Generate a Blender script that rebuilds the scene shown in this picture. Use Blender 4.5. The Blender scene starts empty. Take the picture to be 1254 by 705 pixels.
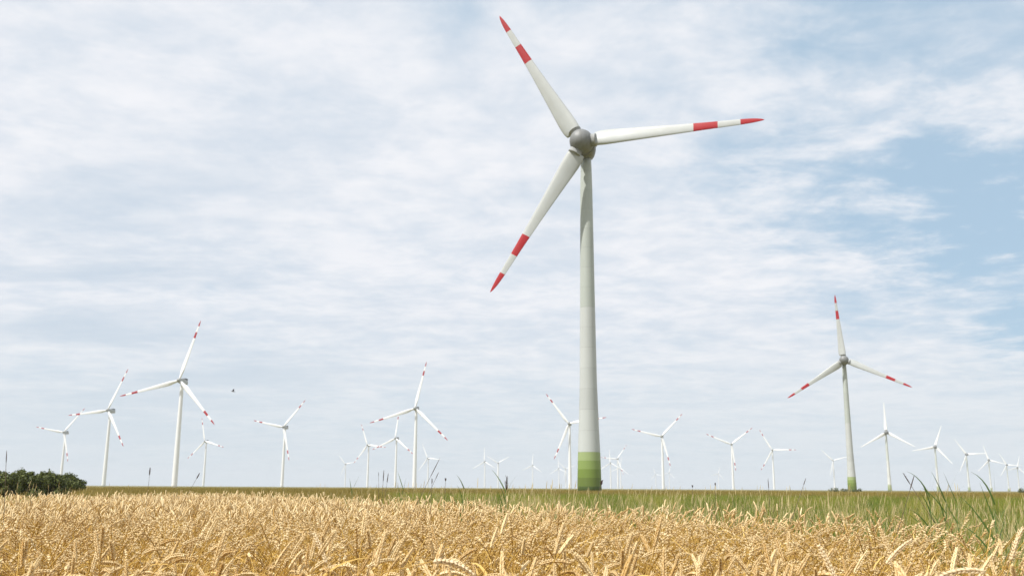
import bpy, math, random
import numpy as np
from mathutils import Matrix, Vector

random.seed(7)
rng = np.random.default_rng(11)
rad = math.radians
S = bpy.context.scene
COL = S.collection

# ------------------------------------------------------------------ camera
EYE = 1.15
cam_d = bpy.data.cameras.new('camera')
cam = bpy.data.objects.new('camera', cam_d)
COL.objects.link(cam)
S.camera = cam
cam_d.sensor_width = 36.0
cam_d.lens = 1159.0 / 1254.0 * 36.0
cam_d.clip_start = 0.05
cam_d.clip_end = 60000
_t, _r = math.atan(244.6 / 1159.0), 0.0062
F = Vector((0, math.cos(_t), math.sin(_t)))
_u = Vector((0, -math.sin(_t), math.cos(_t)))
R = math.cos(_r) * Vector((1, 0, 0)) + math.sin(_r) * _u
U = math.cos(_r) * _u - math.sin(_r) * Vector((1, 0, 0))
M = Matrix((R, U, -F)).transposed().to_4x4()
M.translation = (0, 0, EYE)
cam.matrix_world = M
cam_d.dof.use_dof = True
cam_d.dof.focus_distance = 5.5
cam_d.dof.aperture_fstop = 9.0


def bearing(px, dist):
    """ground position at a distance along the bearing of a picture column (near the horizon)"""
    d = F * 1159.0 + R * (px - 627.0) - U * 243.0
    a = math.atan2(d.x, d.y)
    return dist * math.sin(a), dist * math.cos(a)


# ------------------------------------------------------------------ mesh helpers
class MB:
    def __init__(self):
        self.v, self.f, self.m, self.r = [], [], [], []

    def add(self, vs, fs, mat=0, rnd=0.5):
        o = len(self.v)
        self.v.extend(tuple(p) for p in vs)
        self.r.extend([rnd] * len(vs))
        for f in fs:
            self.f.append(tuple(i + o for i in f))
            self.m.append(mat)

    def tube(self, pts, radii, sides, mat=0, caps=True, rnd=0.5, frame=None):
        pts = [Vector(p) for p in pts]
        vs, fs = [], []
        ref = Vector(frame) if frame else Vector((0.31, 0.95, 0.05))
        for i, p in enumerate(pts):
            a = pts[max(i - 1, 0)]
            b = pts[min(i + 1, len(pts) - 1)]
            t = (b - a).normalized()
            x = t.cross(ref)
            if x.length < 1e-5:
                x = t.cross(Vector((1, 0, 0)))
            x.normalize()
            y = t.cross(x)
            for k in range(sides):
                an = 2 * math.pi * k / sides
                vs.append(p + (x * math.cos(an) + y * math.sin(an)) * radii[i])
        n = len(pts)
        for i in range(n - 1):
            for k in range(sides):
                k2 = (k + 1) % sides
                fs.append((i * sides + k, i * sides + k2, (i + 1) * sides + k2, (i + 1) * sides + k))
        if caps:
            fs.append(tuple(range(sides))[::-1])
            fs.append(tuple((n - 1) * sides + k for k in range(sides)))
        self.add(vs, fs, mat, rnd)

    def revolve(self, prof, sides, axis='z', mat=0):
        """prof: list of (pos along axis, radius)"""
        vs, fs = [], []
        for z, r in prof:
            for k in range(sides):
                a = 2 * math.pi * k / sides
                c, s = r * math.cos(a), r * math.sin(a)
                vs.append((c, s, z) if axis == 'z' else (c, z, s))
        n = len(prof)
        for i in range(n - 1):
            for k in range(sides):
                k2 = (k + 1) % sides
                q = (i * sides + k, i * sides + k2, (i + 1) * sides + k2, (i + 1) * sides + k)
                fs.append(q if axis == 'z' else q[::-1])
        a, b = tuple(range(sides)), tuple((n - 1) * sides + k for k in range(sides))
        fs.append(a[::-1] if axis == 'z' else a)
        fs.append(b if axis == 'z' else b[::-1])
        self.add(vs, fs, mat)

    def ribbon(self, pts, widths, side, mat=0, rnd=0.5, fold=0.0):
        vs, fs = [], []
        side = Vector(side)
        for p, w in zip(pts, widths):
            p = Vector(p)
            vs.append(p - side * w * 0.5)
            vs.append(p + side * w * 0.5)
        for i in range(len(pts) - 1):
            fs.append((2 * i, 2 * i + 1, 2 * i + 3, 2 * i + 2))
        self.add(vs, fs, mat, rnd)

    def mesh(self, name, mats, smooth=True):
        me = bpy.data.meshes.new(name)
        me.from_pydata(self.v, [], self.f)
        for m in mats:
            me.materials.append(m)
        me.polygons.foreach_set('material_index', self.m)
        me.polygons.foreach_set('use_smooth', [smooth] * len(self.f))
        at = me.attributes.new('rnd', 'FLOAT', 'POINT')
        at.data.foreach_set('value', self.r)
        me.update()
        return me


def link(name, me, parent=None, mat=None):
    o = bpy.data.objects.new(name, me)
    COL.objects.link(o)
    if parent:
        o.parent = parent
    if mat is not None:
        o.matrix_local = mat
    return o


def tag(o, label=None, cat=None, group=None, kind=None):
    if label:
        o['label'] = label
    if cat:
        o['category'] = cat
    if group:
        o['group'] = group
    if kind:
        o['kind'] = kind
    return o


def srgb(r, g, b):
    def c(x):
        x /= 255.0
        return x / 12.92 if x <= 0.04045 else ((x + 0.055) / 1.055) ** 2.4
    return (c(r), c(g), c(b), 1.0)


# ------------------------------------------------------------------ materials
class NT:
    def __init__(self, tree):
        self.t = tree
        self.n, self.l = tree.nodes, tree.links

    def node(self, typ, **kw):
        n = self.n.new(typ)
        for k, v in kw.items():
            setattr(n, k, v)
        return n

    def put(self, sock, v):
        if isinstance(v, bpy.types.NodeSocket):
            self.l.new(v, sock)
        else:
            sock.default_value = v

    def math(self, op, a, b=None, c=None, clamp=False):
        n = self.node('ShaderNodeMath', operation=op, use_clamp=clamp)
        self.put(n.inputs[0], a)
        if b is not None:
            self.put(n.inputs[1], b)
        if c is not None:
            self.put(n.inputs[2], c)
        return n.outputs[0]

    def vmath(self, op, a, b=None, scale=None):
        n = self.node('ShaderNodeVectorMath', operation=op)
        self.put(n.inputs[0], a)
        if b is not None:
            self.put(n.inputs[1], b)
        if scale is not None:
            self.put(n.inputs['Scale'], scale)
        return n.outputs['Value'] if op in ('DOT_PRODUCT', 'LENGTH') else n.outputs['Vector']

    def mix(self, fac, a, b, blend='MIX'):
        n = self.node('ShaderNodeMix', data_type='RGBA', blend_type=blend)
        self.put(n.inputs[0], fac)
        self.put(n.inputs[6], a)
        self.put(n.inputs[7], b)
        return n.outputs[2]

    def noise(self, vec, scale, detail=4, rough=0.5, dist=0.0, dim='3D'):
        n = self.node('ShaderNodeTexNoise', noise_dimensions=dim)
        if vec is not None:
            self.l.new(vec, n.inputs['Vector'])
        n.inputs['Scale'].default_value = scale
        n.inputs['Detail'].default_value = detail
        n.inputs['Roughness'].default_value = rough
        n.inputs['Distortion'].default_value = dist
        return n.outputs['Fac']

    def smooth(self, v, a, b, lo=0.0, hi=1.0):
        n = self.node('ShaderNodeMapRange', interpolation_type='SMOOTHSTEP')
        self.put(n.inputs[0], v)
        n.inputs[1].default_value = a
        n.inputs[2].default_value = b
        n.inputs[3].default_value = lo
        n.inputs[4].default_value = hi
        return n.outputs[0]

    def ramp(self, fac, stops, interp='LINEAR'):
        n = self.node('ShaderNodeValToRGB')
        n.color_ramp.interpolation = interp
        e = n.color_ramp.elements
        while len(e) < len(stops):
            e.new(0.5)
        for el, (p, c) in zip(e, stops):
            el.position = p
            el.color = c
        self.put(n.inputs[0], fac)
        return n.outputs[0]


def material(name):
    m = bpy.data.materials.new(name)
    m.use_nodes = True
    nt = NT(m.node_tree)
    bs = m.node_tree.nodes['Principled BSDF']
    return m, nt, bs


def painted(name, col, rough=0.45, dirt=0.12, scale=0.35, streak=True):
    m, nt, bs = material(name)
    tc = nt.node('ShaderNodeTexCoord').outputs['Object']
    v = nt.vmath('MULTIPLY', tc, (1, 1, 0.12)) if streak else tc
    n1 = nt.noise(v, scale * 3, 3, 0.5)
    n2 = nt.noise(tc, scale, 3, 0.5)
    f = nt.math('ADD', nt.math('MULTIPLY', n1, 0.6), nt.math('MULTIPLY', n2, 0.4))
    f = nt.smooth(f, 0.38, 0.68, 0.0, dirt)
    dk = (col[0] * 0.55, col[1] * 0.52, col[2] * 0.45, 1)
    nt.put(bs.inputs['Base Color'], nt.mix(f, col, dk))
    nt.put(bs.inputs['Roughness'], nt.smooth(n1, 0.3, 0.7, rough - 0.08, rough + 0.12))
    return m


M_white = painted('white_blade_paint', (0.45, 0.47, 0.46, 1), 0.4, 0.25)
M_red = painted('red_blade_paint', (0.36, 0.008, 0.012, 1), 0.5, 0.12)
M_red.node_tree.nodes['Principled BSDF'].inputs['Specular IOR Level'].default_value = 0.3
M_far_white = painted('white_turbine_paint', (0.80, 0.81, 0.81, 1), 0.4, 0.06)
M_grey = painted('grey_nacelle_paint', (0.205, 0.212, 0.212, 1), 0.5, 0.4, 0.6)
M_collar = painted('pale_grey_metal', (0.35, 0.36, 0.355, 1), 0.5, 0.35, 0.8)
M_midgrey = painted('light_grey_nacelle_paint', (0.42, 0.44, 0.45, 1), 0.45, 0.15)
M_dark = painted('dark_cooler_grille', (0.05, 0.055, 0.065, 1), 0.6, 0.2)


def tower_material(name, base, greens, steps, far=False):
    """grey-white concrete rings, the lowest ones painted in green steps"""
    m, nt, bs = material(name)
    tc = nt.node('ShaderNodeTexCoord').outputs['Object']
    sx = nt.node('ShaderNodeSeparateXYZ')
    nt.l.new(tc, sx.inputs[0])
    z = sx.outputs[2]
    ring = nt.math('FLOOR', nt.math('DIVIDE', z, 3.75))
    wn = nt.node('ShaderNodeTexWhiteNoise', noise_dimensions='1D')
    nt.l.new(ring, wn.inputs['W'])
    v = nt.vmath('MULTIPLY', tc, (1, 1, 0.08))
    st = nt.noise(v, 1.3, 3, 0.5)
    sp = nt.noise(tc, 0.25, 3)
    tone = nt.math('ADD', nt.math('MULTIPLY', wn.outputs['Value'], 0.10), nt.math('MULTIPLY', st, 0.10))
    tone = nt.math('ADD', tone, nt.math('MULTIPLY', sp, 0.08))
    tone = nt.math('ADD', tone, 0.86)
    # upper steel part is a shade deeper and greener than the concrete rings
    up = nt.math('GREATER_THAN', z, 33.75)
    c = nt.mix(up, base, (base[0] * 0.88, base[1] * 0.91, base[2] * 0.86, 1))
    # joints
    fr = nt.math('FRACT', nt.math('DIVIDE', z, 3.75))
    j = nt.math('LESS_THAN', fr, 0.022)
    tone = nt.math('MULTIPLY', tone, nt.math('SUBTRACT', 1.0, nt.math('MULTIPLY', j, 0.16)))
    zb = nt.math('DIVIDE', z, steps * len(greens))
    g = nt.ramp(zb, [(i / len(greens), gc) for i, gc in enumerate(greens)], 'CONSTANT')
    isg = nt.math('LESS_THAN', zb, 1.0)
    c = nt.mix(isg, c, g)
    # streaky tone inside the green steps, ring tone above them
    cm = nt.vmath('SCALE', c, scale=nt.mix(isg, tone, nt.math('ADD', 0.90, nt.math('MULTIPLY', st, 0.2))))
    nt.put(bs.inputs['Base Color'], cm)
    bs.inputs['Roughness'].default_value = 0.55
    bp = nt.node('ShaderNodeBump')
    bp.inputs['Strength'].default_value = 0.03
    bp.inputs['Distance'].default_value = 0.05
    nt.l.new(st, bp.inputs['Height'])
    nt.l.new(bp.outputs[0], bs.inputs['Normal'])
    return m


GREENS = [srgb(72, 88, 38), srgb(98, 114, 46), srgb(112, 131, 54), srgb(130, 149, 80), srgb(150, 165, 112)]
HAZED_GREENS = [srgb(126, 138, 92), srgb(138, 150, 104), srgb(148, 160, 116), srgb(160, 170, 132), srgb(172, 180, 148)]  # same green steps, paled by distance haze put into the colour
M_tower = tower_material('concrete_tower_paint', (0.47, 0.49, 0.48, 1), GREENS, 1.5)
M_tower_hazed = tower_material('hazed_tower_paint', (0.62, 0.635, 0.615, 1), HAZED_GREENS, 1.5)  # far copy of the tower paint, haze lightening mixed into its colours


def plant_mat(name, dark, light, trans=0.25, rough=0.6, big=None):
    m, nt, bs = material(name)
    at = nt.node('ShaderNodeAttribute', attribute_name='rnd').outputs['Fac']
    geo = nt.node('ShaderNodeNewGeometry')
    n = nt.noise(geo.outputs['Position'], 1.1, 3)
    f = nt.math('ADD', nt.math('MULTIPLY', at, 0.75), nt.math('MULTIPLY', nt.math('SUBTRACT', n, 0.5), 0.9))
    f = nt.math('ADD', f, 0.1, clamp=True)
    c = nt.mix(f, dark, light)
    if big is not None:
        n2 = nt.noise(geo.outputs['Position'], big[1], 3)
        c = nt.mix(nt.smooth(n2, 0.42, 0.62), c, big[0])
    nt.put(bs.inputs['Base Color'], c)
    bs.inputs['Roughness'].default_value = rough
    bs.inputs['Specular IOR Level'].default_value = 0.3
    out = m.node_tree.nodes['Material Output']
    tr = nt.node('ShaderNodeBsdfTranslucent')
    nt.l.new(c, tr.inputs['Color'])
    mx = nt.node('ShaderNodeMixShader')
    mx.inputs[0].default_value = trans
    nt.l.new(bs.outputs[0], mx.inputs[1])
    nt.l.new(tr.outputs[0], mx.inputs[2])
    nt.l.new(mx.outputs[0], out.inputs['Surface'])
    return m


M_straw = plant_mat('wheat_straw', (0.40, 0.22, 0.035, 1), (0.86, 0.60, 0.17, 1), 0.3, 0.45)
M_leaf = plant_mat('dry_wheat_leaf', (0.46, 0.25, 0.035, 1), (0.90, 0.67, 0.24, 1), 0.3, 0.55)
M_ear = plant_mat('ripe_wheat_ear', (0.54, 0.32, 0.085, 1), (0.97, 0.80, 0.48, 1), 0.15, 0.5)
M_pale = plant_mat('pale_ripe_wheat_ear', (0.72, 0.54, 0.29, 1), (0.92, 0.78, 0.54, 1), 0.12, 0.5)
M_grass = plant_mat('green_grass', (0.035, 0.075, 0.009, 1), (0.27, 0.34, 0.04, 1), 0.45, 0.5,
                    ((0.36, 0.33, 0.06, 1), 0.33))
M_reed = plant_mat('reed_leaf', (0.05, 0.10, 0.02, 1), (0.17, 0.26, 0.055, 1), 0.3, 0.45)
M_dry = plant_mat('dry_grass', (0.42, 0.33, 0.13, 1), (0.78, 0.66, 0.36, 1), 0.25, 0.6)
M_crop = plant_mat('olive_crop', (0.16, 0.13, 0.028, 1), (0.42, 0.31, 0.08, 1), 0.25, 0.7)
M_seed = plant_mat('dark_seed_head', (0.05, 0.03, 0.03, 1), (0.11, 0.075, 0.06, 1), 0.1, 0.8)
M_foliage = plant_mat('tree_foliage', (0.030, 0.046, 0.009, 1), (0.155, 0.175, 0.033, 1), 0.25, 0.6)
M_bark = painted('bark', (0.10, 0.075, 0.05, 1), 0.85, 0.5, 2.0)

# ------------------------------------------------------------------ turbines
SECT = 18


def blade_mesh(name, length, chord, bands, mats, root=0.072, thick=(0.42, 0.17), twist=16.0):
    """span along +Z, leading edge +X, upwind -Y; painted bands are faces with the red slot"""
    rs = [root, root + 0.008, root + 0.02, 0.10, 0.14, 0.19, 0.25, 0.32, 0.40, 0.48, 0.56, 0.62]
    cuts = sorted({x for b in bands for x in b if x < 1.0})
    rs = sorted(set(rs + cuts + [0.60, 0.68, 0.72, 0.80, 0.85, 0.90, 0.93, 0.955, 0.975, 0.988, 0.996, 1.0]))
    rs = sorted(set(rs + [round(x, 4) for x in np.arange(root + 0.03, 0.9, 0.02)]))
    g = np.linspace(0, 1, 1001)                       # smoothed planform
    gc = np.interp(g, [p[0] for p in chord], [p[1] for p in chord])
    kk = np.convolve(np.pad(gc, 60, mode='edge'), np.hanning(121) / np.hanning(121).sum(), 'valid')
    wgt = np.clip((0.93 - g) / 0.06, 0, 1) * np.clip((g - 0.07) / 0.05, 0, 1)
    gc = gc * (1 - wgt) + kk * wgt
    vs, fs, mi = [], [], []
    for r in rs:
        c = float(np.interp(r, g, gc))
        th = float(np.interp(r, [0.05, 0.2, 0.6, 1.0], [thick[0], 0.28, 0.19, thick[1]]))
        tw = rad(twist * (1 - min(1.0, max(0.0, r - 0.05))) ** 2.6)
        bend = -0.018 * length * max(0.0, r - 0.3) ** 2
        for k in range(SECT):
            a = 2 * math.pi * k / SECT
            xx = math.cos(a)
            # leading edge blunt, trailing edge sharp
            x = (xx * 0.5 - 0.12) * c
            yy = math.sin(a) * th * c * 0.5 * (0.35 + 0.65 * (0.5 + 0.5 * xx) ** 0.6)
            X = x * math.cos(tw) + yy * math.sin(tw)
            Y = -x * math.sin(tw) + yy * math.cos(tw)
            vs.append((X, Y + bend, r * length))
    for i in range(len(rs) - 1):
        mid = 0.5 * (rs[i] + rs[i + 1])
        red = any(a <= mid <= b for a, b in bands)
        for k in range(SECT):
            k2 = (k + 1) % SECT
            fs.append((i * SECT + k, i * SECT + k2, (i + 1) * SECT + k2, (i + 1) * SECT + k))
            mi.append(1 if red else 0)
    n = len(rs)
    fs.append(tuple(range(SECT))[::-1]); mi.append(0)
    fs.append(tuple((n - 1) * SECT + k for k in range(SECT))); mi.append(1 if bands else 0)
    b = MB()
    b.v, b.f, b.m, b.r = vs, fs, mi, [0.5] * len(vs)
    return b.mesh(name, mats)


def tower_mesh(name, H, prof, mats, sides=144):
    b = MB()
    zs = np.linspace(0, H, 48)
    rr = np.interp(zs, [p[0] for p in prof], [p[1] * 0.5 for p in prof])
    # soften the profile
    b.revolve([(float(z), float(r)) for z, r in zip(zs, rr)], sides)
    return b.mesh(name, mats)


def rounded_box(b, x0, x1, y0, y1, z0, z1, r, mat=0, taper=0.0):
    """box with rounded long edges running along Y, slightly drawn in at both ends"""
    prof = []
    for cx, cz, a0 in ((x1 - r, z1 - r, 0), (x0 + r, z1 - r, 90), (x0 + r, z0 + r, 180), (x1 - r, z0 + r, 270)):
        for k in range(5):
            a = rad(a0 + 22.5 * k)
            prof.append((cx + r * math.cos(a), cz + r * math.sin(a)))
    mx, mz = 0.5 * (x0 + x1), 0.5 * (z0 + z1)
    L = y1 - y0
    ys = [(y0, 0.72), (y0 + 0.04 * L, 0.9), (y0 + 0.12 * L, 1.0), (y1 - 0.25 * L, 1.0 - taper * 0.5), (y1 - 0.05 * L, 0.92 - taper), (y1, 0.8 - taper)]
    vs, fs = [], []
    n = len(prof)
    for y, s in ys:
        for x, z in prof:
            vs.append((mx + (x - mx) * s, y, mz + (z - mz) * s))
    for i in range(len(ys) - 1):
        for k in range(n):
            k2 = (k + 1) % n
            fs.append((i * n + k, (i + 1) * n + k, (i + 1) * n + k2, i * n + k2))
    fs.append(tuple(range(n)))
    fs.append(tuple((len(ys) - 1) * n + k for k in range(n))[::-1])
    b.add(vs, fs, mat)


TILT, CONE = rad(5), rad(1.5)

# --- kind A: egg-shaped grey nacelle, red banded blades, green base
RA = 33.4
HA = 64.5
meshA = {}
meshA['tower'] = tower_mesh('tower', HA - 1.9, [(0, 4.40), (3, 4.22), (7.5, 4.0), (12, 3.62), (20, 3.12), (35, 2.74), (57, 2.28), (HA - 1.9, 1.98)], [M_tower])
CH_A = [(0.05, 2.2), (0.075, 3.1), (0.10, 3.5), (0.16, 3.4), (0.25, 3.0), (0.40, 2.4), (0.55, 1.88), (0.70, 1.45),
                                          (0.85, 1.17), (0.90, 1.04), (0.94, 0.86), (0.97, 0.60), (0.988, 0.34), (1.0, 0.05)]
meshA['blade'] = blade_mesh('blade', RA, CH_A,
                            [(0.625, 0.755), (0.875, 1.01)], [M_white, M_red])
b = MB()
b.revolve([(-2.5, 0.05), (-2.46, 0.45), (-2.3, 0.98), (-1.95, 1.52), (-1.4, 1.92), (-0.7, 2.17), (0.0, 2.26), (0.7, 2.24), (1.3, 2.14)], 48, 'y')
meshA['spinner'] = b.mesh('spinner', [M_grey])
b = MB()
b.revolve([(1.34, 1.9), (1.36, 2.18), (1.8, 2.22), (2.6, 2.16), (3.6, 2.02), (4.8, 1.7), (6.0, 1.3), (7.0, 0.85), (7.6, 0.4), (7.75, 0.06)], 48, 'y')
meshA['nacelle'] = b.mesh('nacelle', [M_grey])
b = MB()
b.revolve([(1.9, 1.2), (2.55, 1.2), (2.58, 1.27), (2.78, 1.27), (2.80, 1.02)], 32)
meshA['root_collar'] = b.mesh('root_collar', [M_collar])

# --- kind B: tall steel tower, boxy nacelle with a dark cooler on top
RB, HB = 48.0, 80.0
meshB = {}
meshB['tower'] = tower_mesh('tower', HB - 1.7, [(0, 4.2), (20, 3.9), (50, 3.2), (HB - 1.7, 2.5)], [M_far_white], 32)
CH_B = [(0.04, 1.9), (0.08, 2.2), (0.14, 3.2), (0.2, 3.5), (0.3, 3.1), (0.5, 2.4), (0.7, 1.8), (0.85, 1.4), (0.93, 1.1), (0.97, 0.7), (1.0, 0.1)]
meshB['blade'] = blade_mesh('blade', RB, CH_B, [(0.70, 0.80), (0.90, 1.01)], [M_far_white, M_red], 0.03, (0.9, 0.16))
b = MB()
b.revolve([(-2.3, 0.05), (-2.2, 0.6), (-1.8, 1.15), (-1.0, 1.55), (0.0, 1.7), (1.0, 1.7)], 32, 'y')
meshB['spinner'] = b.mesh('spinner', [M_collar])
b = MB()
rounded_box(b, -1.8, 1.8, 1.1, 11.2, -1.75, 1.9, 0.6, 0, 0.08)
meshB['nacelle'] = b.mesh('nacelle', [M_midgrey])
b = MB()
rounded_box(b, -1.6, 1.6, 6.6, 10.4, 1.85, 3.0, 0.25)
meshB['cooler'] = b.mesh('cooler', [M_dark])

# --- kind C: the same machine without red bands, far off
meshC = dict(meshB)
meshC['blade'] = blade_mesh('blade', RB, CH_B, [], [M_far_white, M_red], 0.03, (0.9, 0.16))

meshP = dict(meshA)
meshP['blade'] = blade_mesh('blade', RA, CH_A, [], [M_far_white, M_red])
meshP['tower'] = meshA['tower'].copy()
meshP['tower'].materials[0] = M_tower_hazed

# kind, x, y, yaw, rotor phase (degrees clockwise from upright), rotor radius / hub height, label
TURBINES = [
    ('A', 13.99, 171.93, 16.6, 89.7 + 240 + 120 * 0, .517, 'huge nearest wind turbine with grey egg nacelle and banded green tower base'),
    ('A', 167.73, 474.9, 17.8, 116.2, .524, 'second largest wind turbine, red banded blade straight up, green base, right of the huge one'),
    ('P', 422.4, 1077.4, 12, 0.0, .522, 'wind turbine with green base just right of the second largest turbine, one blade upright'),
    ('P', 632.0, 1429.2, 16.2, 19.8, .522, 'green based turbine behind the reed tuft on the right, one blade leaning right of upright'),
    ('P', 818.75, 1726.5, 11, 86.7, .52, 'pale turbine with one blade level to the right, second beyond the reed tuft'),
    ('P', 1013.7, 2039.9, 15, 105.4, .517, 'pale turbine behind the forked reed leaves near the right edge'),
    ('P', 1241.6, 2409.8, 15.8, 92.8, .521, 'small pale turbine second from the right edge, blade tips reaching its neighbour'),
    ('P', 1400.5, 2662.5, 15.3, 14.2, .512, 'small pale turbine nearest the right edge of the photo'),
    ('B', -254.29, 730.84, 9.9, 15.5, .608, 'largest white turbine on the left with red banded blades and dark topped nacelle'),
    ('B', -433.92, 1030.6, 16.4, 24.2, .611, 'white turbine second largest on the left, between the trees and the largest left turbine'),
    ('B', -685.3, 1471.0, 10, 40.1, .603, 'white turbine rising directly behind the dark clump of trees'),
    ('B', -552.7, 1738.2, 18, 105, .552, 'small white turbine just right of the largest left turbine'),
    ('B', -308.6, 1304.0, 18.7, 41.4, .601, 'white turbine standing alone below the flying bird, blade pointing up right'),
    ('C', -585.5, 3414.1, 12.8, 79.4, .553, 'tiny white turbine low on the horizon, one blade level right, right of the lone one'),
    ('B', -274.2, 1847.7, 25, 97.4, .543, 'slim white turbine with a reddish level blade, third left of the centre turbine'),
    ('B', -190.3, 1590.9, 22, 6.0, .56, 'white turbine close left of the tall red banded turbine at mid left, one blade upright'),
    ('B', -97.86, 980.2, 10.6, 12.3, .618, 'tall white red banded turbine midway between left edge and the huge turbine'),
    ('C', -229.2, 2664.8, 20, 96.0, .537, 'tiny white turbine just right of the tall mid left turbine behind dark seed stalks'),
    ('C', -80.67, 2977.3, 19.8, 119.0, .546, 'tiny turbine with one blade upright, left one of a close pair above the reed plume'),
    ('C', -41.28, 3141.2, 13.8, 61.6, .556, 'tiny turbine with blades in a wide V, right of the pair above the reed plume'),
    ('C', 77.8, 3441.6, 19.5, 3.8, .541, 'tiny turbine standing alone between the reed plume and the huge tower'),
    ('C', 196.05, 3937.2, 17.0, 116.9, .554, 'tiny turbine left of the white turbine beside the huge tower'),
    ('B', 73.32, 1197.3, 14.5, 82.0, .602, 'white red banded turbine partly behind the huge tower, on its left'),
    ('C', 229.34, 4020.4, 16.4, 72.0, .55, 'faint tiny turbine hidden behind the white turbine left of the huge tower'),
    ('C', 315.95, 3052.8, 18.7, 116.6, .542, 'tiny turbine nearest the right side of the huge tower'),
    ('B', 291.9, 2631.4, 22, 36.0, .579, 'small turbine right of the huge tower with one blade up right and one level left'),
    ('C', 426.0, 3744.9, 16.9, 8.4, .549, 'tiny turbine third in the row right of the huge tower'),
    ('B', 233.3, 1478.9, 16.9, 44.0, .596, 'medium white red banded turbine right of the huge tower, one blade up right'),
    ('C', 801.0, 5335.1, 16.5, 102, .548, 'tiny faint turbine just left of the medium turbine right of the huge tower'),
    ('C', 799.7, 4871.0, 16.5, 15.0, .552, 'tiny faint turbine just right of the medium turbine right of the huge tower'),
    ('C', 1082.3, 5029.5, 16.5, 16, .54, 'smallest turbine alone between two medium white turbines, right of centre'),
    ('B', 397.0, 1724.6, 15.7, 52.8, .599, 'white turbine with wide V blades, left of a level bladed one, right of centre'),
    ('B', 536.5, 1969.2, 17.1, 90.2, .596, 'white turbine with one blade level right, between the V bladed one and second largest turbine'),
    ('C', 889.4, 2654.5, 14.3, 74.7, .54, 'small plain white turbine close left of the second largest turbine'),
]


def turbine(kind, x, y, yaw, phase, ratio, label):
    ms, H, R0 = {'A': (meshA, HA, RA), 'P': (meshP, HA, RA), 'B': (meshB, HB, RB), 'C': (meshC, HB, RB)}[kind]
    root = bpy.data.objects.new('wind_turbine', None)
    root.empty_display_size = 3
    COL.objects.link(root)
    root.location = (x, y, -0.02)
    root.rotation_euler = (0, 0, -rad(yaw))
    tag(root, label, 'wind turbine', 'wind turbines of the wind farm')
    link('tower', ms['tower'], root)
    n = Vector((0, -math.cos(TILT), math.sin(TILT)))
    hub = Matrix.Translation(Vector((0, 0, H)) + n * 0.06 * H) @ Matrix.Rotation(-TILT, 4, 'X')
    link('nacelle', ms['nacelle'], root, hub)
    nac = root.children[-1] if False else None
    if 'cooler' in ms:
        nac = [c for c in root.children if c.name.startswith('nacelle')][0]
        link('cooler', ms['cooler'], nac)
    link('spinner', ms['spinner'], root, hub)
    s = ratio * H / R0
    for k in range(3):
        m = hub @ Matrix.Rotation(rad(phase + 120 * k), 4, 'Y') @ Matrix.Rotation(CONE, 4, 'X')
        bl = link('blade', ms['blade'], root, m @ Matrix.Diagonal((1, 1, s, 1)))
        if 'root_collar' in ms:
            link('root_collar', ms['root_collar'], bl, Matrix.Diagonal((1, 1, 1 / s, 1)))
    return root


for t in TURBINES:
    turbine(*t)

# ------------------------------------------------------------------ ground
m, nt, bs = material('field_soil')
geo = nt.node('ShaderNodeNewGeometry')
pos = geo.outputs['Position']
ln = nt.vmath('LENGTH', pos)
big = nt.noise(nt.vmath('MULTIPLY', pos, (0.004, 0.010, 1)), 1.0, 4, 0.55)
fine = nt.noise(pos, 2.0, 5, 0.6)
crop = nt.ramp(big, [(0.32, (0.13, 0.12, 0.030, 1)), (0.46, (0.20, 0.155, 0.045, 1)), (0.56, (0.12, 0.13, 0.03, 1)), (0.70, (0.24, 0.18, 0.06, 1))])
soil = nt.mix(fine, (0.10, 0.065, 0.03, 1), (0.24, 0.165, 0.075, 1))
far = nt.smooth(ln, 25, 70)
c = nt.mix(far, soil, crop)
c = nt.vmath('SCALE', c, scale=nt.smooth(fine, 0.25, 0.75, 0.75, 1.2))
nt.put(bs.inputs['Base Color'], c)
bs.inputs['Roughness'].default_value = 0.95
bs.inputs['Specular IOR Level'].default_value = 0.1
bp = nt.node('ShaderNodeBump')
bp.inputs['Strength'].default_value = 0.6
bp.inputs['Distance'].default_value = 0.05
nt.l.new(fine, bp.inputs['Height'])
nt.l.new(bp.outputs[0], bs.inputs['Normal'])
M_ground = m

b = MB()
E_ = [-9000, -6000, -3000, -1000, -300, -80, -20, 0, 20, 80, 300, 1000, 3000, 6000, 9000]
for yy in E_:
    for xx in E_:
        b.v.append((xx, yy, 0.0)); b.r.append(0.5)
n = len(E_)
for j in range(n - 1):
    for i in range(n - 1):
        b.f.append((j * n + i, j * n + i + 1, (j + 1) * n + i + 1, (j + 1) * n + i)); b.m.append(0)
tag(link('ground', b.mesh('ground', [M_ground], False)), kind='structure')


# ------------------------------------------------------------------ wheat
def wheat_path(rs, h, lean, droop, az, nseg=9, ear=0.095):
    """points of the stem, then of the ear; the top bends over by the angle droop"""
    p = Vector((0, 0, 0))
    d = Vector((math.cos(az), math.sin(az), 0))
    pts = [p.copy()]
    n1 = nseg
    ang = rs.uniform(0, lean * 0.5)
    for i in range(n1):
        f = (i + 1) / n1
        a = ang + (lean - ang) * f + (droop * 0.55) * max(0, (f - 0.72) / 0.28) ** 1.6
        step = h / n1
        p = p + (d * math.sin(a) + Vector((0, 0, 1)) * math.cos(a)) * step
        pts.append(p.copy())
    epts = [p.copy()]
    a0 = a
    for i in range(6):
        f = (i + 1) / 6
        a = a0 + droop * 0.45 * f
        p = p + (d * math.sin(a) + Vector((0, 0, 1)) * math.cos(a)) * ear / 6
        epts.append(p.copy())
    return pts, epts, d


def lerp_path(pts, t):
    x = t * (len(pts) - 1)
    i = min(int(x), len(pts) - 2)
    return pts[i].lerp(pts[i + 1], x - i), (pts[i + 1] - pts[i]).normalized()


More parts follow.
